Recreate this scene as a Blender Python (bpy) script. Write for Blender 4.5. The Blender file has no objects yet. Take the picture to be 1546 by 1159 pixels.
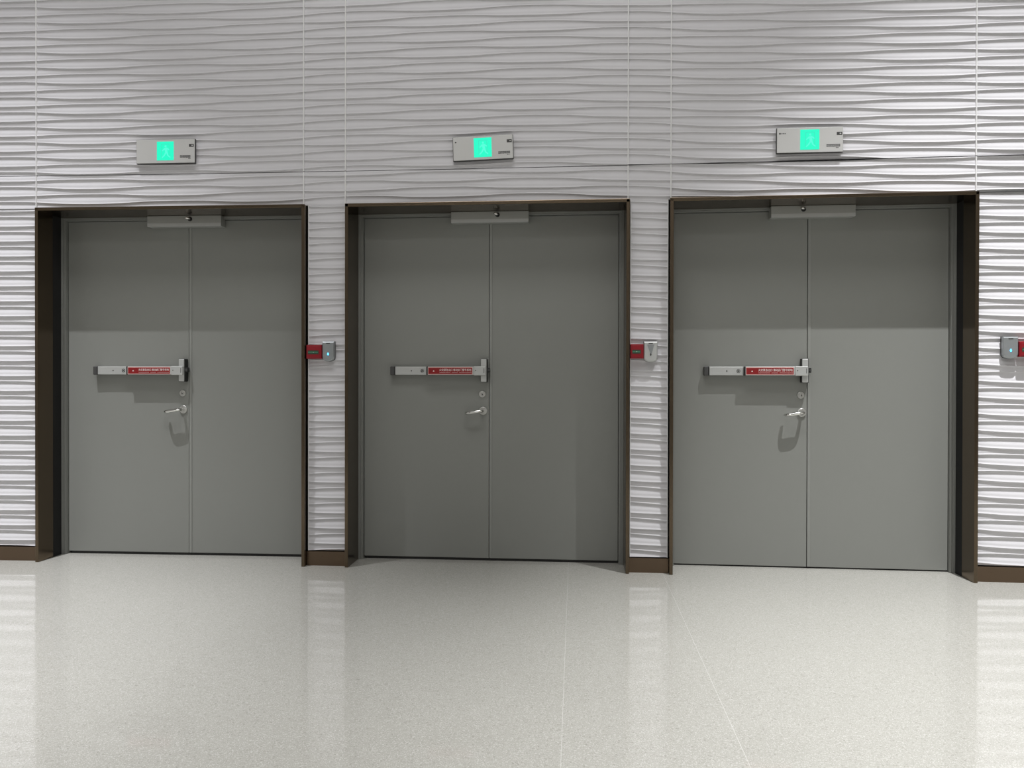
import bpy, bmesh, math, random
from mathutils import Vector, Matrix
random.seed(7)
C = bpy.context.scene.collection
SC = bpy.context.scene
PI = math.pi
rad = math.radians

# ------------------------------------------------------------------ camera
cam_data = bpy.data.cameras.new('camera')
cam_data.sensor_fit = 'HORIZONTAL'
cam_data.sensor_width = 36.0
cam_data.lens = 36.0 * 1161.0 / 1546.0
cam_data.clip_start = 0.05
cam = bpy.data.objects.new('camera', cam_data)
C.objects.link(cam)
cam.matrix_world = (Matrix.Translation((0.609, -5.163, 1.29)) @ Matrix.Rotation(rad(4.71), 4, 'Z')
                    @ Matrix.Rotation(rad(89.7), 4, 'X') @ Matrix.Rotation(rad(0.1), 4, 'Z'))
SC.camera = cam

# ------------------------------------------------------------------ world, lights, exposure
w = bpy.data.worlds.new('world'); SC.world = w; w.use_nodes = True
w.node_tree.nodes['Background'].inputs[0].default_value = (0.75, 0.8, 0.85, 1)
w.node_tree.nodes['Background'].inputs[1].default_value = 0.02
SC.view_settings.view_transform = 'Standard'
SC.view_settings.look = 'None'
SC.view_settings.gamma = 1.0
SC.view_settings.use_curve_mapping = False
SC.view_settings.exposure = 0.0

def spot(name, loc, power, size_deg, blend, radius, col=(1.0, 0.96, 0.9), aim=None):
    d = bpy.data.lights.new(name, 'SPOT'); d.energy = power; d.spot_size = rad(size_deg)
    d.spot_blend = blend; d.shadow_soft_size = radius; d.color = col
    o = bpy.data.objects.new(name, d); C.objects.link(o); o.location = loc
    if aim is not None:
        o.rotation_euler = (Vector(aim) - Vector(loc)).to_track_quat('-Z', 'Y').to_euler()
    return o
def area(name, loc, power, sx, sy, col=(1.0, 0.97, 0.93)):
    d = bpy.data.lights.new(name, 'AREA'); d.energy = power; d.shape = 'RECTANGLE'
    d.size = sx; d.size_y = sy; d.color = col
    o = bpy.data.objects.new(name, d); C.objects.link(o); o.location = loc
    return o
spot('wall_washer_light', (-3.40, -2.07, 8.4), 3500, 54, 1.0, 0.03, (0.97, 0.97, 1.0))
spot('wall_washer_light', (-3.35, -2.07, 8.4), 1600, 42, 1.0, 0.03, (0.97, 0.97, 1.0))
spot('wall_washer_light', (3.35, -2.07, 8.4), 5300, 56, 1.0, 0.03, (0.99, 0.99, 1.0))
spot('floor_fill_light', (-1.0, -4.2, 8.4), 640, 40, 1.0, 0.3, (1, 0.99, 0.96))  # unseen fill spot, placed to brighten the middle of the floor
spot('floor_fill_light', (2.0, -3.0, 8.4), 420, 40, 1.0, 0.3, (1, 0.99, 0.98))  # unseen fill spot, added to lift the floor on the right
area('overhead_fill_light', (0.0, -3.5, 8.42), 205, 4.0, 1.8, (1, 0.99, 0.98))  # unseen soft fill, added overhead to bring out the ridges
area('overhead_fill_light', (0.0, -9.8, 8.42), 125, 6.0, 1.5, (1, 0.99, 0.98))  # unseen fill added behind the camera to brighten the bronze

# ------------------------------------------------------------------ materials
def mat(name, col, rough=0.5, metal=0.0, **kw):
    m = bpy.data.materials.new(name); m.use_nodes = True
    b = m.node_tree.nodes['Principled BSDF']
    b.inputs['Base Color'].default_value = (*col, 1)
    b.inputs['Roughness'].default_value = rough
    b.inputs['Metallic'].default_value = metal
    for k, v in kw.items():
        b.inputs[k.replace('_', ' ')].default_value = v
    return m
def nd(m, t): return m.node_tree.nodes.new(t)
def noise_rough(m, scale, lo, hi, stretch=(1, 1, 1), bump=0.0):
    nt = m.node_tree; b = nt.nodes['Principled BSDF']
    tc = nd(m, 'ShaderNodeTexCoord'); mp = nd(m, 'ShaderNodeMapping'); mp.inputs['Scale'].default_value = stretch
    n = nd(m, 'ShaderNodeTexNoise'); n.inputs['Scale'].default_value = scale; n.inputs['Detail'].default_value = 4
    r = nd(m, 'ShaderNodeMapRange'); r.inputs['To Min'].default_value = lo; r.inputs['To Max'].default_value = hi
    nt.links.new(tc.outputs['Object'], mp.inputs[0]); nt.links.new(mp.outputs[0], n.inputs['Vector'])
    nt.links.new(n.outputs[0], r.inputs[0]); nt.links.new(r.outputs[0], b.inputs['Roughness'])
    if bump:
        bp = nd(m, 'ShaderNodeBump'); bp.inputs['Strength'].default_value = bump; bp.inputs['Distance'].default_value = 0.001
        nt.links.new(n.outputs[0], bp.inputs['Height']); nt.links.new(bp.outputs[0], b.inputs['Normal'])
    return m
M = {}
M['wall'] = noise_rough(mat('wave_panel_white', (0.61, 0.603, 0.625), Specular_IOR_Level=0.3), 60, 0.5, 0.65)
M['bead'] = mat('joint_bead_white', (0.80, 0.80, 0.80), 0.5)
M['bronze'] = noise_rough(mat('polished_bronze_steel', (0.150, 0.115, 0.080), 0.25, 1.0), 14, 0.18, 0.28, (1, 1, 6))
M['bronze_base'] = noise_rough(mat('brushed_bronze_steel', (0.165, 0.120, 0.085), 0.3, 1.0), 20, 0.24, 0.36, (0.3, 1, 8))
M['door'] = noise_rough(mat('door_paint_grey', (0.238, 0.244, 0.228)), 30, 0.36, 0.46, bump=0.05)
M['frame'] = mat('frame_paint_grey', (0.215, 0.220, 0.206), 0.4)
M['strip'] = mat('meeting_strip_paint', (0.262, 0.268, 0.252), 0.4)
M['steel'] = noise_rough(mat('satin_steel', (0.62, 0.62, 0.60), 0.35, 0.85), 40, 0.28, 0.4, (0.2, 1, 6))
M['alu'] = mat('silver_painted_aluminium', (0.52, 0.53, 0.52), 0.42, 0.35)
M['chrome'] = mat('polished_chrome', (0.75, 0.75, 0.73), 0.12, 1.0)
M['black'] = mat('black_plastic', (0.012, 0.012, 0.012), 0.45)
M['dark'] = mat('dark_grey_plastic', (0.06, 0.06, 0.06), 0.5)
M['void'] = mat('gap_shade_black', (0.004, 0.004, 0.004), 0.9)  # near-black, the shade inside the gaps put into the colour
M['lock'] = mat('anodised_lock_housing', (0.40, 0.41, 0.39), 0.4, 0.4)
M['red'] = mat('red_sticker', (0.24, 0.006, 0.008), 0.45)
M['redrim'] = mat('pink_sticker_rim', (0.62, 0.36, 0.34), 0.5)
M['white'] = mat('white_print', (0.85, 0.82, 0.80), 0.5)
M['redbox'] = mat('red_release_housing', (0.26, 0.008, 0.016), 0.35)
M['signface'] = mat('sign_brushed_aluminium', (0.60, 0.60, 0.59), 0.45, 0.15)
M['signedge'] = mat('sign_edge_dark', (0.05, 0.05, 0.05), 0.5)
M['reader'] = mat('reader_grey', (0.34, 0.36, 0.37), 0.35, 0.5)
M['ceil'] = mat('ceiling_white', (0.6, 0.6, 0.58), 0.8)
M['side'] = mat('far_wall_grey', (0.7, 0.69, 0.67), 0.7)
M['label'] = mat('label_dark', (0.03, 0.05, 0.035), 0.4)
M['labelgreen'] = mat('label_green', (0.06, 0.19, 0.11), 0.5)
def emit(name, col, s):
    m = mat(name, (0.02, 0.02, 0.02), 0.5)
    b = m.node_tree.nodes['Principled BSDF']
    b.inputs['Emission Color'].default_value = (*col, 1); b.inputs['Emission Strength'].default_value = s
    return m
M['green'] = emit('sign_green_light', (0.0, 1.0, 0.60), 0.95)
M['mint'] = emit('sign_pictogram_light', (0.02, 0.88, 0.56), 0.95)
M['mintw'] = emit('sign_pictogram_bright', (0.08, 1.0, 0.70), 0.98)
M['blue'] = emit('status_light_blue', (0.08, 0.55, 1.0), 3.0)
M['lamp'] = emit('lamp_glow', (1.0, 0.97, 0.92), 4.0)

def floor_mat():
    m = mat('polished_terrazzo', (0.6, 0.58, 0.52), 0.1)
    nt = m.node_tree; b = nt.nodes['Principled BSDF']
    tc = nd(m, 'ShaderNodeTexCoord')
    def vor(scale):
        v = nd(m, 'ShaderNodeTexVoronoi'); v.inputs['Scale'].default_value = scale
        nt.links.new(tc.outputs['Object'], v.inputs['Vector']); return v
    def mix(a, bcol, fac):
        x = nd(m, 'ShaderNodeMix'); x.data_type = 'RGBA'
        if isinstance(a, tuple): x.inputs[6].default_value = (*a, 1)
        else: nt.links.new(a, x.inputs[6])
        x.inputs[7].default_value = (*bcol, 1); nt.links.new(fac, x.inputs[0]); return x.outputs[2]
    def thr(sock, lo, hi, a, bb):
        r = nd(m, 'ShaderNodeMapRange'); r.inputs['From Min'].default_value = lo; r.inputs['From Max'].default_value = hi
        r.inputs['To Min'].default_value = a; r.inputs['To Max'].default_value = bb
        nt.links.new(sock, r.inputs[0]); return r.outputs[0]
    big = nd(m, 'ShaderNodeTexNoise'); big.inputs['Scale'].default_value = 1.3; big.inputs['Detail'].default_value = 3
    nt.links.new(tc.outputs['Object'], big.inputs['Vector'])
    c = mix((0.37, 0.366, 0.335), (0.342, 0.338, 0.308), big.outputs[0])
    v1 = vor(330)
    sep = nd(m, 'ShaderNodeSeparateColor'); nt.links.new(v1.outputs['Color'], sep.inputs[0])
    c = mix(c, (0.52, 0.515, 0.49), thr(sep.outputs[0], 0.78, 0.8, 0, 0.55))
    c = mix(c, (0.27, 0.265, 0.24), thr(sep.outputs[1], 0.86, 0.88, 0, 0.6))
    v2 = vor(170)
    sep2 = nd(m, 'ShaderNodeSeparateColor'); nt.links.new(v2.outputs['Color'], sep2.inputs[0])
    c = mix(c, (0.20, 0.19, 0.17), thr(sep2.outputs[2], 0.965, 0.97, 0, 0.35))
    # pale joints running away from the wall
    sx = nd(m, 'ShaderNodeSeparateXYZ'); nt.links.new(tc.outputs['Object'], sx.inputs[0])
    a1 = nd(m, 'ShaderNodeMath'); a1.operation = 'ADD'; a1.inputs[1].default_value = 63.1 - 0.562 - 0.0  # 100 slabs
    nt.links.new(sx.outputs[0], a1.inputs[0])
    a2 = nd(m, 'ShaderNodeMath'); a2.operation = 'MODULO'; a2.inputs[1].default_value = 0.631
    nt.links.new(a1.outputs[0], a2.inputs[0])
    a3 = nd(m, 'ShaderNodeMath'); a3.operation = 'LESS_THAN'; a3.inputs[1].default_value = 0.0022
    nt.links.new(a2.outputs[0], a3.inputs[0])
    m1 = nd(m, 'ShaderNodeMath'); m1.operation = 'COMPARE'; m1.inputs[1].default_value = 0.9; m1.inputs[2].default_value = 0.5
    nt.links.new(sx.outputs[0], m1.inputs[0])
    a5 = nd(m, 'ShaderNodeMath'); a5.operation = 'MULTIPLY'; nt.links.new(a3.outputs[0], a5.inputs[0]); nt.links.new(m1.outputs[0], a5.inputs[1])
    a4 = nd(m, 'ShaderNodeMath'); a4.operation = 'MULTIPLY'; a4.inputs[1].default_value = 0.45
    nt.links.new(a5.outputs[0], a4.inputs[0])
    c = mix(c, (0.62, 0.615, 0.59), a4.outputs[0])
    nt.links.new(c, b.inputs['Base Color'])
    nt.links.new(thr(big.outputs[0], 0.3, 0.7, 0.045, 0.075), b.inputs['Roughness'])
    b.inputs['IOR'].default_value = 1.62
    return m
M['floor'] = floor_mat()

# ------------------------------------------------------------------ mesh helpers
class MB:
    def __init__(s): s.bm = bmesh.new(); s.mats = []; s.mi = 0
    def m(s, mt):
        if mt not in s.mats: s.mats.append(mt)
        s.mi = s.mats.index(mt); return s
    def _add(s, tmp, smooth=False):
        for f in tmp.faces: f.material_index = s.mi; f.smooth = smooth
        me = bpy.data.meshes.new('t'); tmp.to_mesh(me); tmp.free()
        s.bm.from_mesh(me); bpy.data.meshes.remove(me)
        return s
    def box(s, x0, x1, y0, y1, z0, z1, bev=0.0, seg=2, mat4=None):
        t = bmesh.new(); bmesh.ops.create_cube(t, size=1)
        for v in t.verts:
            v.co = Vector(((x0+x1)/2 + v.co.x*(x1-x0), (y0+y1)/2 + v.co.y*(y1-y0), (z0+z1)/2 + v.co.z*(z1-z0)))
        if bev: bmesh.ops.bevel(t, geom=t.edges[:], offset=bev, segments=seg, affect='EDGES', profile=0.5)
        if mat4: bmesh.ops.transform(t, matrix=mat4, verts=t.verts)
        return s._add(t)
    def cyl(s, c, r, depth, axis='Y', seg=32, r2=None, bev=0.0):
        t = bmesh.new(); bmesh.ops.create_cone(t, cap_ends=True, segments=seg, radius1=r, radius2=r if r2 is None else r2, depth=depth)
        if bev:
            ed = [e for e in t.edges if len(e.link_faces) == 2 and any(len(f.verts) > 4 for f in e.link_faces)]
            bmesh.ops.bevel(t, geom=ed, offset=bev, segments=2, affect='EDGES', profile=0.5)
        R = {'Y': Matrix.Rotation(PI/2, 4, 'X'), 'X': Matrix.Rotation(PI/2, 4, 'Y'), 'Z': Matrix.Identity(4)}[axis]
        bmesh.ops.transform(t, matrix=Matrix.Translation(c) @ R, verts=t.verts)
        for f in t.faces: f.smooth = len(f.verts) <= 4
        sm = [f.smooth for f in t.faces]
        for f in t.faces: f.material_index = s.mi
        me = bpy.data.meshes.new('t'); t.to_mesh(me); t.free(); s.bm.from_mesh(me); bpy.data.meshes.remove(me)
        return s
    def prism(s, pts, y0, y1):      # outline in x,z pushed along y
        t = bmesh.new(); a = [t.verts.new((x, y0, z)) for x, z in pts]; b = [t.verts.new((x, y1, z)) for x, z in pts]
        t.faces.new(a[::-1]); t.faces.new(b); n = len(pts)
        for i in range(n): t.faces.new((a[i], a[(i+1) % n], b[(i+1) % n], b[i]))
        bmesh.ops.recalc_face_normals(t, faces=t.faces)
        return s._add(t)
    def prism_z(s, pts, z0, z1):    # outline in x,y pushed along z
        t = bmesh.new(); a = [t.verts.new((x, y, z0)) for x, y in pts]; b = [t.verts.new((x, y, z1)) for x, y in pts]
        t.faces.new(a[::-1]); t.faces.new(b); n = len(pts)
        for i in range(n): t.faces.new((a[i], a[(i+1) % n], b[(i+1) % n], b[i]))
        bmesh.ops.recalc_face_normals(t, faces=t.faces)
        return s._add(t)
    def tube(s, path, rr, seg=14):
        t = bmesh.new(); rings = []; up = Vector((0, 0, 1))
        P = [Vector(p) for p in path]; n = len(P)
        for i, p in enumerate(P):
            d = (P[min(i+1, n-1)] - P[max(i-1, 0)]).normalized()
            u = d.cross(up).normalized(); v = u.cross(d).normalized()
            r = rr[i] if isinstance(rr, (list, tuple)) else rr
            a, b = (r if isinstance(r, tuple) else (r, r))
            rings.append([t.verts.new(p + u*math.cos(2*PI*k/seg)*a + v*math.sin(2*PI*k/seg)*b) for k in range(seg)])
        for i in range(n-1):
            for k in range(seg): t.faces.new((rings[i][k], rings[i][(k+1) % seg], rings[i+1][(k+1) % seg], rings[i+1][k]))
        t.faces.new(rings[0][::-1]); t.faces.new(rings[-1])
        bmesh.ops.recalc_face_normals(t, faces=t.faces)
        return s._add(t, True)
    def build(s, name, parent=None, **props):
        me = bpy.data.meshes.new(name); s.bm.to_mesh(me); s.bm.free()
        for mt in s.mats: me.materials.append(mt)
        o = bpy.data.objects.new(name, me); C.objects.link(o); o.parent = parent
        for k, v in props.items(): o[k] = v
        return o
def mb(mt): return MB().m(mt)
def empty(name, loc, rz=0.0, ry=0.0, **props):
    o = bpy.data.objects.new(name, None); C.objects.link(o); o.location = loc
    o.rotation_euler = (0, ry, rz); o.empty_display_size = 0.1
    for k, v in props.items(): o[k] = v
    return o
def text_mesh(name, body, size, loc, mt, parent, depth=0.0003, sx=1.0):
    cu = bpy.data.curves.new('t', 'FONT'); cu.body = body; cu.size = size; cu.extrude = depth
    cu.align_x = 'CENTER'; cu.align_y = 'CENTER'; cu.resolution_u = 2
    tmp = bpy.data.objects.new('t', cu); C.objects.link(tmp)
    bpy.context.view_layer.update()
    me = bpy.data.meshes.new_from_object(tmp.evaluated_get(bpy.context.evaluated_depsgraph_get()))
    bpy.data.objects.remove(tmp)
    me.transform(Matrix.Translation(loc) @ Matrix.Rotation(PI/2, 4, 'X') @ Matrix.Diagonal((sx, 1, 1, 1)))
    me.materials.clear(); me.materials.append(mt); me.name = name
    o = bpy.data.objects.new(name, me); C.objects.link(o); o.parent = parent
    return o

# ------------------------------------------------------------------ the wall line: a very shallow bow
RB = 111.0
def bow(x): return -x*x/(2*RB)
def at(s0, **kw):          # position and turn of something standing at arc position s0
    return (s0, bow(s0), 0.0), math.atan(-s0/RB)
MOD = 2.217
DOORS = [-MOD, 0.0, 2.200]
OUT = 0.968                # half width of a bronze portal
PZ = 2.497                 # its height
WY = 0.05                  # wall surface behind the portal's front edge
XL, XR = -7.0, 7.0
CEIL = 8.5

# floor, ceiling, far walls -------------------------------------------------
mb(M['floor']).box(XL, XR, -11, 0.36, -0.1, 0.0).build('floor', kind='structure', label='polished cream terrazzo floor with pale joints in front of the doors')
mb(M['ceil']).box(XL, XR, -11, 0.6, CEIL, CEIL+0.1).build('ceiling', kind='structure')
mb(M['side']).box(XL-0.1, XL, -11, 0.6, 0, CEIL).build('wall_left', kind='structure')
mb(M['side']).box(XR, XR+0.1, -11, 0.6, 0, CEIL).build('wall_right', kind='structure')
mb(M['side']).box(XL, XR, -11.1, -11, 0, CEIL).build('wall_front', kind='structure')

# wave relief ---------------------------------------------------------------
Lw, PW, AW, ZE = 1.26, 0.0531, 0.0085, 2.41345
DRIFT = [(-7.0, 0.024), (-3.3, 0.022), (-2.85, 0.016), (-1.55, 0.018), (-0.98, 0.031), (-0.3, 0.032), (0.33, 0.030), (0.97, 0.015),
         (1.22, 0.001), (1.5, -0.014), (2.84, -0.051), (3.46, -0.066), (7.0, -0.15)]   # the ridges slowly sink to the right
def drift(x):
    for (a, u), (b, v) in zip(DRIFT[:-1], DRIFT[1:]):
        if x <= b:
            return u + (v-u)*(x-a)/(b-a)
    return DRIFT[-1][1]
def wave(x): return math.tanh(1.3*math.cos(2*PI*(x - 0.33)/Lw))/math.tanh(1.3)
def crest(n, x):
    return ZE + n*PW + (1 if n % 2 == 0 else -1)*AW*wave(x) + (drift(x-0.12)+drift(x)+drift(x+0.12))/3
LIP = [(0.0, 0.0), (0.04, 0.0008), (0.10, 0.0026), (0.17, 0.0042), (0.93, 0.0042), (0.97, 0.0027), (1.0, 0.0)]
BOWL = [(0.0, 0.0), (0.17, 0.0), (0.28, 0.0001), (0.38, 0.0008), (0.48, 0.0022), (0.58, 0.0038), (0.66, 0.0046), (0.74, 0.0045), (0.82, 0.0036), (0.90, 0.0018), (0.95, 0.0005), (1.0, 0.0)]
def lerp(tab, t):
    for (a, u), (b, v) in zip(tab[:-1], tab[1:]):
        if t <= b: return u + (v-u)*(t-a)/(b-a)
    return 0.0
TS = [0.0, 0.012, 0.05, 0.10, 0.15, 0.18, 0.25, 0.32, 0.38, 0.44, 0.50, 0.56, 0.62, 0.68, 0.74, 0.80, 0.85, 0.89, 0.925, 0.955, 0.975, 0.99]
PROF = [(t, lerp(LIP, t), lerp(BOWL, t)) for t in TS]
RELIEF = 0.80
STEP = 0.0065        # each ridge runs forward where the band above it is wide
SEAM_Z = 2.733
def panel(bm, x0, x1, z0, z1, seam_bot=False, seam_top=False, edge=True):
    n = max(2, int(math.ceil((x1-x0)/0.045)))
    xs = [x0 + (x1-x0)*i/n for i in range(n+1)]
    n0 = int((z0-ZE)/PW) - 6; n1 = int((z1-ZE)/PW) + 7
    cols = []
    for x in xs:
        col = []
        for k in range(n0, n1):
            a, b = crest(k, x), crest(k+1, x)
            g = (b-a)/PW
            cw = wave(x)*(1 if k % 2 == 0 else -1)
            ya, yb = STEP/2*(1+cw), STEP/2*(1-cw)
            for t, d, e in PROF:
                z = a + t*(b-a); y = ya + t*(yb-ya) + d + e*RELIEF*g**1.5
                col.append((z, y))
        cols.append(col)
    grid = []
    rows = range(len(cols[0]))
    keep = [r for r in rows if any(z0 < c[r][0] < z1 for c in cols)]
    keep = [keep[0]-1] + keep + [keep[-1]+1]
    for x, c in zip(xs, cols):
        line = []
        for r in keep:
            z, y = c[r]
            z = min(max(z, z0), z1)
            line.append(bm.verts.new((x, WY + y + bow(x), z)))
        grid.append(line)
    for i in range(len(grid)-1):
        for j in range(len(keep)-1):
            f = bm.faces.new((grid[i][j], grid[i+1][j], grid[i+1][j+1], grid[i][j+1])); f.smooth = True
    # returns at the panel's edges
    def back(line):
        line = [bm.verts.new(v.co) for v in line]
        bk = [bm.verts.new((v.co.x, WY + 0.038 + bow(v.co.x), v.co.z)) for v in line]
        for a in range(len(line)-1):
            bm.faces.new((line[a], line[a+1], bk[a+1], bk[a]))
    back(grid[0]); back(grid[-1][::-1])
    back([g[-1] for g in grid]); back([g[0] for g in grid][::-1])
seams = [-5.19, -3.208, -1.275, -0.979, 0.958, 1.242, 3.170, 5.10]
bm = bmesh.new()
xs = [XL] + seams + [XR]
g = 0.0012
for a, b in zip(xs[:-1], xs[1:]):
    for z0, z1 in ((SEAM_Z+0.0022, CEIL), ):
        panel(bm, a+g, b-g, z0, z1)
    panel(bm, a+g, b-g, PZ+0.002, SEAM_Z-0.0022)
gp = 0.006
for a, b in ((XL, DOORS[0]-OUT-gp), (DOORS[0]+OUT+gp+0.002, -OUT-gp), (OUT+gp, DOORS[2]-OUT-gp), (DOORS[2]+OUT+gp, XR)):
    panel(bm, a, b, 0.104, PZ+0.002)
me = bpy.data.meshes.new('wall_back'); bm.to_mesh(me); bm.free(); me.materials.append(M['wall'])
wb = bpy.data.objects.new('wall_back', me); C.objects.link(wb)
wb['kind'] = 'structure'; wb['label'] = 'pale grey wall of sculpted panels with wavy horizontal ridges'
mb(M['void']).box(XL, XR, 0.42, 0.55, -0.1, CEIL).build('dark_backing', kind='structure')  # black slab added behind the doors to keep the gaps dark
# backing behind the panels between and above the doors
q = mb(M['void'])
for a, b in ((XL, DOORS[0]-OUT+0.02), (DOORS[0]+OUT-0.02, -OUT+0.02), (OUT-0.02, DOORS[2]-OUT+0.02), (DOORS[2]+OUT-0.02, XR)):
    n = max(1, int((b-a)/0.6))
    for i in range(n):
        u, v = a+(b-a)*i/n, a+(b-a)*(i+1)/n
        q.box(u, v, WY+0.04+bow((u+v)/2), 0.42, 0.0, PZ)
n = 24
for i in range(n):
    u, v = XL+(XR-XL)*i/n, XL+(XR-XL)*(i+1)/n
    q.box(u, v, WY+0.04+bow((u+v)/2), 0.42, PZ+0.01, CEIL)
q.build('dark_backing', kind='structure')
# pale sealed joints between the upper panels
for i, s in enumerate(seams):
    q = mb(M['bead'])
    q.box(s-0.0035, s+0.0035, WY-0.0008+bow(s), WY+0.02+bow(s), PZ+0.003, SEAM_Z-0.003, 0.001, 1)
    q.box(s-0.0035, s+0.0035, WY-0.0008+bow(s), WY+0.02+bow(s), SEAM_Z+0.003, CEIL, 0.001, 1)
    q.build('trim_%d' % (i+1), kind='structure')
# pale edge strips down the sides of the lower panels
k = 20
for s, sg in ((DOORS[0]-OUT-gp, -1), (DOORS[0]+OUT+gp+0.002, 1), (-OUT-gp, -1), (OUT+gp, 1), (DOORS[2]-OUT-gp, -1), (DOORS[2]+OUT+gp, 1)):
    a, b = sorted((s, s+sg*0.0045))
    mb(M['bead']).box(a, b, WY-0.0015+bow(s), WY+0.02+bow(s), 0.104, PZ-0.001, 0.001, 1).build('trim_%d' % k, kind='structure'); k += 1

# bronze skirting -----------------------------------------------------------
for a, b in ((XL, DOORS[0]-OUT-0.001), (DOORS[0]+OUT+0.001, -OUT-0.001), (OUT+0.001, DOORS[2]-OUT-0.001), (DOORS[2]+OUT+0.001, XR)):
    q = mb(M['bronze_base']); n = max(1, round((b-a)/0.9))
    for i in range(n):
        u, v = a+(b-a)*i/n, a+(b-a)*(i+1)/n
        q.prism_z([(u, WY-0.004+bow(u)), (v, WY-0.004+bow(v)), (v, WY+0.02+bow(v)), (u, WY+0.02+bow(u))], 0.0, 0.098)
    q.build('baseboard_back', kind='structure', label='low dark bronze metal skirting under the wave panels')

# ------------------------------------------------------------------ doors
JY, LY = 0.25, 0.285       # jamb face, leaf face
def door(i, s0, dx, mdx, mag, stub, label, gap):
    loc, rz = at(s0)
    D = empty('door_%d' % i, loc, rz, kind='structure', label=label)
    # bronze portal lining
    q = mb(M['bronze']); t = 0.023; b = 0.0022
    q.box(-OUT, -OUT+t, 0.0, JY+0.03, 0, PZ-0.0005, b)
    q.box(OUT-t, OUT, 0.0, JY+0.03, 0, PZ-0.0005, b)
    q.box(-OUT+0.0005, OUT-0.0005, 0.0, JY+0.03, PZ-t, PZ, b)
    q.build('portal_lining', D, label='polished dark bronze metal lining')
    # grey steel door frame
    IN = OUT - t; f1, f2 = 0.017, 0.033; top = PZ - t
    q = mb(M['frame'])
    for sg in (-1, 1):
        def bx(xa, xb, *r):
            a, c = sorted((sg*xa, sg*xb)); q.box(a, c, *r)
        bx(IN, IN-f1, JY, LY+0.08, 0, top, 0.0015)
        bx(IN-f1, IN-f2, JY+0.006, LY+0.08, 0, top, 0.0015)
        bx(IN-f2, IN-f2-0.004, LY+0.045, LY+0.08, 0, top)
    q.box(-IN+f1, IN-f1, JY, LY+0.08, top-0.010, top, 0.0015)
    q.box(-IN+f2, IN-f2, JY+0.006, LY+0.08, top-0.020, top-0.010, 0.0015)
    q.build('door_frame', D)
    e = IN - f2 - 0.003; zt = top - 0.023
    # leaves
    L1 = mb(M['door']).box(-e, mdx-0.0025, LY, LY+0.045, gap, zt, 0.002).build('door_leaf', D)
    q = mb(M['door']).box(mdx+0.0015, e, LY, LY+0.045, gap, zt, 0.002)
    L2 = q.build('door_leaf', D)
    mb(M['strip']).box(mdx+0.0015, mdx+0.021, LY-0.004, LY, gap+0.002, zt-0.002, 0.001, 1).build('meeting_strip', L2)
    mb(M['black']).box(-e+0.01, e-0.01, LY+0.012, LY+0.035, 0.0, gap-0.0005).build('gap_shade_strip', D)  # black strip standing in for the shade in the gap under the leaves
    # hinges tucked in the rebate are hidden; exit device on the left leaf
    x = dx
    q = mb(M['alu'])
    q.box(x-0.672, x-0.436, LY-0.043, LY-0.004, 1.3245, 1.3835, 0.004, 3)
    q.box(x-0.434, x-0.10, LY-0.066, LY-0.012, 1.3245, 1.3835, 0.005, 3)
    q.m(M['dark']).box(x-0.45, x-0.11, LY-0.014, LY-0.0005, 1.333, 1.375)
    bar = q.build('panic_bar', D, label='silver push bar with a red printed sticker')
    q = mb(M['dark']).box(x-0.706, x-0.674, LY-0.044, LY-0.0005, 1.3225, 1.3855, 0.006, 3)
    q.m(M['black']).box(x-0.675, x-0.668, LY-0.044, LY-0.001, 1.323, 1.385, 0.002)
    q.build('end_cap', bar)
    fy = LY - 0.043
    mb(M['black']).cyl((x-0.552, fy-0.0003, 1.354), 0.0042, 0.002, 'Y', 16).build('screw', bar)
    q = mb(M['black']).cyl((x-0.474, fy-0.0002, 1.354), 0.0125, 0.0014, 'Y', 28)
    q.m(M['alu']).cyl((x-0.474, fy-0.0009, 1.354), 0.0098, 0.001, 'Y', 28)
    q.m(M['black'])
    for an in (PI/4, -PI/4):
        m4 = Matrix.Translation((x-0.474, fy-0.0016, 1.354)) @ Matrix.Rotation(an, 4, 'Y')
        q.box(-0.0105, 0.0105, -0.0005, 0.0008, -0.0021, 0.0021, mat4=m4)
    q.build('dogging_key_hole', bar)
    fy = LY - 0.066
    q = mb(M['black']).box(x-0.4405, x-0.429, LY-0.0668, LY-0.012, 1.3235, 1.3845, 0.003)
    q.build('divider', bar)
    q = mb(M['redrim']).box(x-0.428, x-0.1105, fy-0.0008, fy+0.0008, 1.3275, 1.3805)
    q.m(M['red']).box(x-0.425, x-0.113, fy-0.0014, fy-0.0005, 1.3325, 1.3755)
    st = q.build('warning_sticker', bar)
    q = mb(M['white']).prism([(x-0.393, 1.349), (x-0.381, 1.349), (x-0.387, 1.358)], fy-0.0019, fy-0.0013)
    for k in range(26):
        if k not in (9, 15): q.box(x-0.345+k*0.0088, x-0.345+k*0.0088+0.0068, fy-0.0019, fy-0.0013, 1.3400, 1.3418)
    q.build('printed_line', bar)
    text_mesh('lettering', '火灾紧急出口 推动此门警号将响', 0.0185, (x-0.233, fy-0.0017, 1.3585), M['white'], bar, sx=0.86)
    # latch head
    q = mb(M['black']).box(x-0.054, x-0.008, LY-0.050, LY-0.0005, 1.274, 1.438, 0.003)
    q.m(M['alu'])
    q.box(x-0.0525, x-0.0125, LY-0.056, LY-0.046, 1.276, 1.436, 0.004, 3)
    q.box(x-0.103, x-0.0155, LY-0.0715, LY-0.010, 1.3215, 1.3865, 0.005, 3)
    q.m(M['black']).cyl((x-0.087, LY-0.0717, 1.356), 0.0035, 0.0015, 'Y', 16)
    q.m(M['dark']).box(x-0.030, x-0.026, LY-0.0722, LY-0.0710, 1.338, 1.372)
    q.build('latch_case', bar)
    q = mb(M['black']).box(x-0.012, x+0.010, LY-0.050, LY-0.010, 1.342, 1.376, 0.004)
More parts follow.
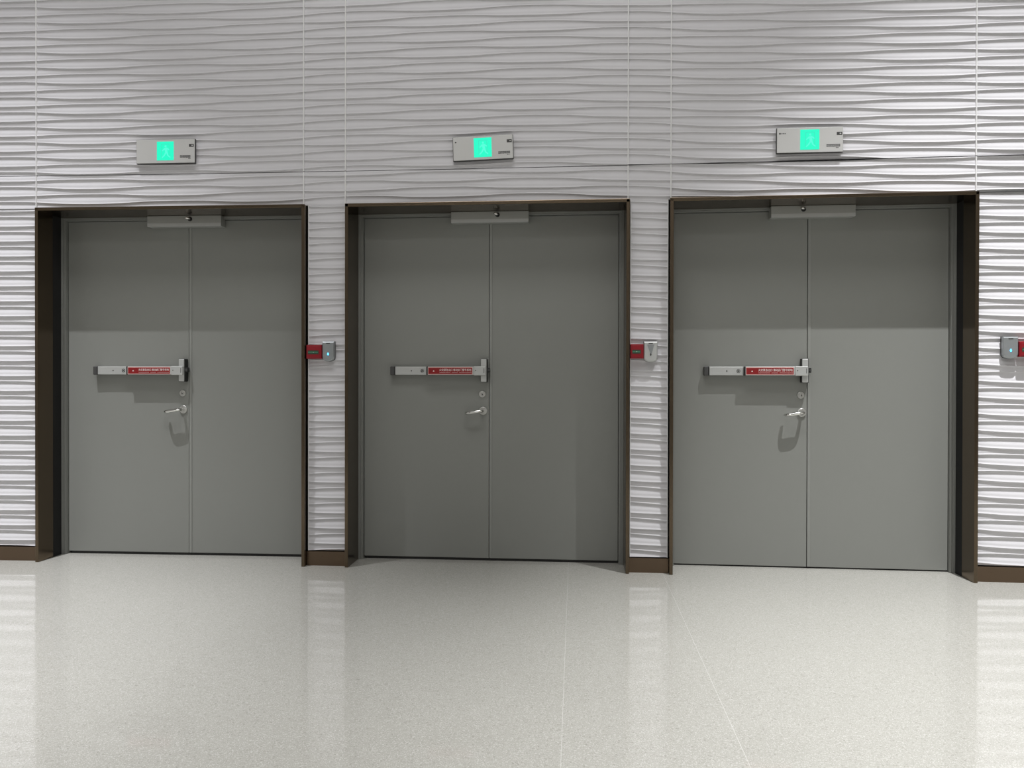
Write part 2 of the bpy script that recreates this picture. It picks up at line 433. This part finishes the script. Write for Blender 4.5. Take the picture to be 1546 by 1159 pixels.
    q.m(M['dark']).cyl((x+0.002, LY-0.051, 1.359), 0.008, 0.004, 'Y', 20)
    q.build('latch_bolt', bar)
    # keyed cylinder
    q = mb(M['steel']).cyl((x-0.048, LY-0.004, 1.189), 0.0235, 0.009, 'Y', 40, bev=0.003)
    q.m(M['steel']).cyl((x-0.048, LY-0.0115, 1.189), 0.0135, 0.008, 'Y', 32, bev=0.001)
    q.m(M['black']).box(x-0.0495, x-0.0465, LY-0.0162, LY-0.015, 1.181, 1.197)
    q.m(M['dark']).cyl((x-0.046, LY-0.0157, 1.1855), 0.0045, 0.0008, 'Y', 16)
    q.build('keyed_cylinder', D, label='small round chrome lock cylinder')
    # lever handle with its end returned towards the leaf
    zc = 1.070; hx = x-0.042
    q = mb(M['steel']).cyl((hx, LY-0.005, zc), 0.029, 0.010, 'Y', 40, bev=0.003)
    rs = q.build('lever_handle', D, label='polished chrome lever handle on a round rose')
    pts = []
    for k in range(5): pts.append((hx, LY-0.008-0.037*k/4, zc))
    for k in range(1, 7):
        a = PI/2*k/6; pts.append((hx-0.020*(1-math.cos(a)), LY-0.045-0.020*math.sin(a), zc-0.001*k/6))
    for k in range(1, 6): pts.append((hx-0.020-0.070*k/5, LY-0.065-0.001*k/5, zc-0.001-0.012*k/5))
    for k in range(1, 7):
        a = PI/2*k/6; pts.append((hx-0.090-0.026*math.sin(a), LY-0.066+0.026*(1-math.cos(a)), zc-0.013-0.003*k/6))
    pts.append((hx-0.117, LY-0.026, zc-0.017))
    rr = [(0.011, 0.011)]*5 + [(0.012, 0.0105)]*6 + [(0.014, 0.0120)]*5 + [(0.012, 0.0105)]*6 + [(0.009, 0.008)]
    mb(M['chrome']).tube(pts, rr, 18).build('lever', rs)
    mb(M['steel']).cyl((hx+0.004, LY-0.0107, zc+0.018), 0.003, 0.002, 'Y', 12).build('rose_screw', rs)
    # magnetic lock across the head
    m0, m1 = mag
    q = mb(M['lock'])
    q.box(m0, m1, JY-0.040, LY-0.002, 2.3965, 2.4725, 0.0015)
    q.m(M['alu']).prism_z([(m0+0.001, JY-0.041), (m1-0.001, JY-0.041), (m1-0.001, JY-0.020), (m0+0.001, JY-0.020)], 2.3955, 2.419)
    ml = q.build('magnetic_lock', D, label='long grey magnetic lock housing')
    q = mb(M['chrome']).tube([(stub-0.012, JY-0.070, 2.4525), (stub+0.002, JY-0.058, 2.4495), (stub+0.012, JY-0.040, 2.446)], [(0.010, 0.007), (0.011, 0.008), (0.009, 0.006)], 12)
    q.m(M['black']).cyl((stub+0.008, JY-0.041, 2.4475), 0.016, 0.004, 'Y', 20)
    q.build('door_sensor', ml)
    return D
door(1, DOORS[0], 0.010, 0.010, (-0.266, 0.283), 0.045, 'grey steel double door between the left end wall and the first pillar, push bar on its left leaf', 0.019)
door(2, DOORS[1], -0.004, -0.002, (-0.267, 0.280), 0.054, 'middle grey steel double door between the two narrow pillars', 0.019)
door(3, DOORS[2], -0.006, -0.010, (-0.272, 0.280), -0.067, 'grey steel double door right of the second pillar, nearest the camera', 0.010)

# ------------------------------------------------------------------ exit signs
def running_figure(q, cx, cz, s, y0, y1):
    def P(pts): q.prism([(cx+x*s, cz+z*s) for x, z in pts], y0, y1)
    n = 14; P([(0.02+0.10*math.cos(2*PI*k/n), 0.62+0.10*math.sin(2*PI*k/n)) for k in range(n)])
    P([(-0.10, 0.46), (0.16, 0.50), (0.22, 0.05), (0.00, 0.00)])
    P([(-0.10, 0.46), (-0.34, 0.20), (-0.28, 0.14), (-0.02, 0.34)])
    P([(0.16, 0.50), (0.42, 0.30), (0.36, 0.22), (0.14, 0.36)])
    P([(0.00, 0.06), (0.14, 0.02), (-0.06, -0.30), (-0.30, -0.52), (-0.36, -0.44), (-0.16, -0.24)])
    P([(0.08, 0.05), (0.22, 0.05), (0.32, -0.26), (0.52, -0.42), (0.46, -0.50), (0.20, -0.30)])
def exit_sign(s0, x, z, wd, h, tilt, label, logo):
    loc, rz = at(s0)
    S = empty('exit_sign', (s0+x, bow(s0)+WY-0.001, z), rz, rad(-tilt), label=label, category='sign', group='exit signs above the doors')
    mb(M['signedge']).box(-wd/2, wd/2, -0.018, 0.0, -h/2, h/2, 0.003).build('sign_housing', S)
    q = mb(M['signface']).box(-wd/2+0.003, wd/2-0.002, -0.0215, -0.0175, -h/2+0.004, h/2-0.003, 0.0015)
    q.build('sign_face', S)
    pn = mb(M['green']).box(-0.061, 0.060, -0.0228, -0.0212, -0.063, 0.068).build('lit_panel', S)
    q = mb(M['mint'])
    for a, b, c, d in ((-0.030, -0.024, -0.045, 0.050), (0.026, 0.032, -0.045, 0.050), (-0.030, 0.032, 0.046, 0.052)):
        q.box(a, b, -0.0236, -0.0226, c, d)
    q.build('doorway_mark', pn)
    q = mb(M['mintw']); running_figure(q, 0.0, -0.010, 0.072, -0.0238, -0.0226); q.build('running_figure', pn)
    q = mb(M['signedge']).box(wd/2-0.042, wd/2-0.008, -0.0224, -0.0212, 0.028, 0.048)
    q.m(M['signface']).box(wd/2-0.024, wd/2-0.014, -0.0230, -0.0222, 0.035, 0.041)
    q.build('warning_plate', S)
    q = mb(M['dark']); xx = 0.105
    for k in range(9):
        ww = random.choice((0.006, 0.008, 0.009))
        q.box(xx, xx+ww, -0.0222, -0.0212, -0.046+random.uniform(-.001, .001), -0.030)
        q.m(M['signface']).box(xx+0.002, xx+ww-0.002, -0.0226, -0.0221, -0.040, -0.0365).m(M['dark'])
        xx += ww+0.0016
    for k in range(2): q.box(0.165+k*0.009, 0.171+k*0.009, -0.0222, -0.0212, -0.056, -0.051)
    q.build('printed_characters', S)
    if logo:
        q = mb(M['dark']).cyl((-wd/2+0.021, -0.0217, 0.045), 0.0055, 0.0012, 'Y', 18)
        if logo > 1:
            for k in range(3): q.box(-wd/2+0.031+k*0.010, -wd/2+0.037+k*0.010, -0.0222, -0.0212, 0.042, 0.048)
        q.build('maker_mark', S)
exit_sign(DOORS[0], -0.035, 2.884, 0.424, 0.171, 0.1, 'lit green exit sign on the wave wall above the left double door', 0)
exit_sign(DOORS[1], -0.020, 2.864, 0.412, 0.166, 1.7, 'slightly tilted lit green exit sign above the middle double door', 1)
exit_sign(DOORS[2], -0.069, 2.859, 0.422, 0.168, -0.3, 'lit green exit sign above the right double door, three tiny marks beside its logo', 2)

# ------------------------------------------------------------------ card readers and red release boxes
def reader(s0, x0, x1, z0, z1, lit, pale, label):
    loc, rz = at(s0)
    cx, wd, cz, h = (x0+x1)/2, x1-x0, (z0+z1)/2, z1-z0
    Rr = empty('card_reader', (s0+cx, bow(s0+cx)+WY-0.0005, cz), rz, label=label, category='card reader', group='card readers beside the doors')
    hw, hh = wd/2, h/2
    def outline(k=1.0, drop=0.0):
        pts = [(-hw*k, hh*k), (hw*k, hh*k)]
        n = 8; pts += [(hw*k, -hh*k+0.028)]
        for j in range(1, n):
            a = j/n; pts.append((hw*k*math.cos(PI*a), -hh*k+0.028-0.022*math.sin(PI*a)**0.8 - 0.004*math.sin(PI*a)))
        pts += [(-hw*k, -hh*k+0.028)]
        return pts
    q = mb(M['dark']).prism(outline(1.0), -0.012, 0.0); q.build('back_plate', Rr)
    t = bmesh.new()
    o1, o2, o3 = outline(0.985), outline(0.97), outline(0.86)
    r = [[t.verts.new((x, y, z)) for x, z in o] for o, y in ((o1, -0.010), (o2, -0.026), (o3, -0.032))]
    n = len(o1)
    for a in range(2):
        for k in range(n): t.faces.new((r[a][k], r[a][(k+1) % n], r[a+1][(k+1) % n], r[a+1][k]))
    t.faces.new(r[2]); bmesh.ops.recalc_face_normals(t, faces=t.faces)
    q = mb(M['alu'] if pale else M['reader']); q._add(t)
    cv = q.build('cover', Rr)
    mb(M['black']).box(-0.014, 0.014, -0.0332, -0.0315, hh*0.80-0.003, hh*0.80+0.002).build('slot', Rr)
    if pale:
        q = mb(M['reader']).prism([(-0.024, hh*0.68), (0.024, hh*0.68), (0.006, -0.012), (-0.002, -0.012)], -0.0332, -0.0318)
        q.build('emblem', Rr)
    q = mb(M['blue'] if lit else M['dark'])
    q.prism([(0.0, -0.006), (0.006, -0.017), (0.004, -0.024), (0.0, -0.027), (-0.004, -0.024), (-0.006, -0.017)], -0.0342, -0.0318)
    q.build('status_light', Rr)
def release(s0, x0, x1, z0, z1, label):
    loc, rz = at(s0)
    cx, hw, cz, hh = (x0+x1)/2, (x1-x0)/2, (z0+z1)/2, (z1-z0)/2
    B = empty('door_release_box', (s0+cx, bow(s0+cx)+WY-0.0005, cz), rz, label=label, category='emergency release', group='red release boxes beside the doors')
    mb(M['redbox']).box(-hw, hw, -0.038, 0.0, -hh, hh, 0.004, 3).build('housing', B)
    q = mb(M['redbox']).box(-hw+0.006, hw-0.010, -0.041, -0.0375, -hh+0.008, hh-0.008, 0.002).build('cover', B)
    q = mb(M['label']).box(-hw+0.012, hw-0.018, -0.0424, -0.0405, -0.016, 0.010)
    q.m(M['labelgreen']).box(-hw+0.014, hw-0.024, -0.0429, -0.0420, -0.0075, 0.0015)
    q.m(M['white']).box(-0.004, 0.0, -0.0433, -0.0425, -0.004, -0.001)
    q.build('label_window', B)
H = 1.1085
reader(-H, -0.024, 0.062, 1.413, 1.5545, True, False, 'grey card reader with a blue light, on the pillar left of the middle door')
release(-H, -0.132, -0.0255, 1.433, 1.529, 'red release box between the left door and the reader on the first pillar')
reader(H, -0.046, 0.046, 1.408, 1.549, False, True, 'pale silver card reader with no light on, on the pillar right of the middle door')
release(H, -0.134, -0.0475, 1.434, 1.531, 'red release box with a green label, right beside the middle door on the second pillar')
reader(3.3255, -0.007, 0.089, 1.428, 1.573, True, False, 'dark grey card reader with a blue light, on the wall right of the right door')
release(3.3255, 0.0905, 0.187, 1.442, 1.540, 'red release box cut by the right edge of the view, next to a reader')
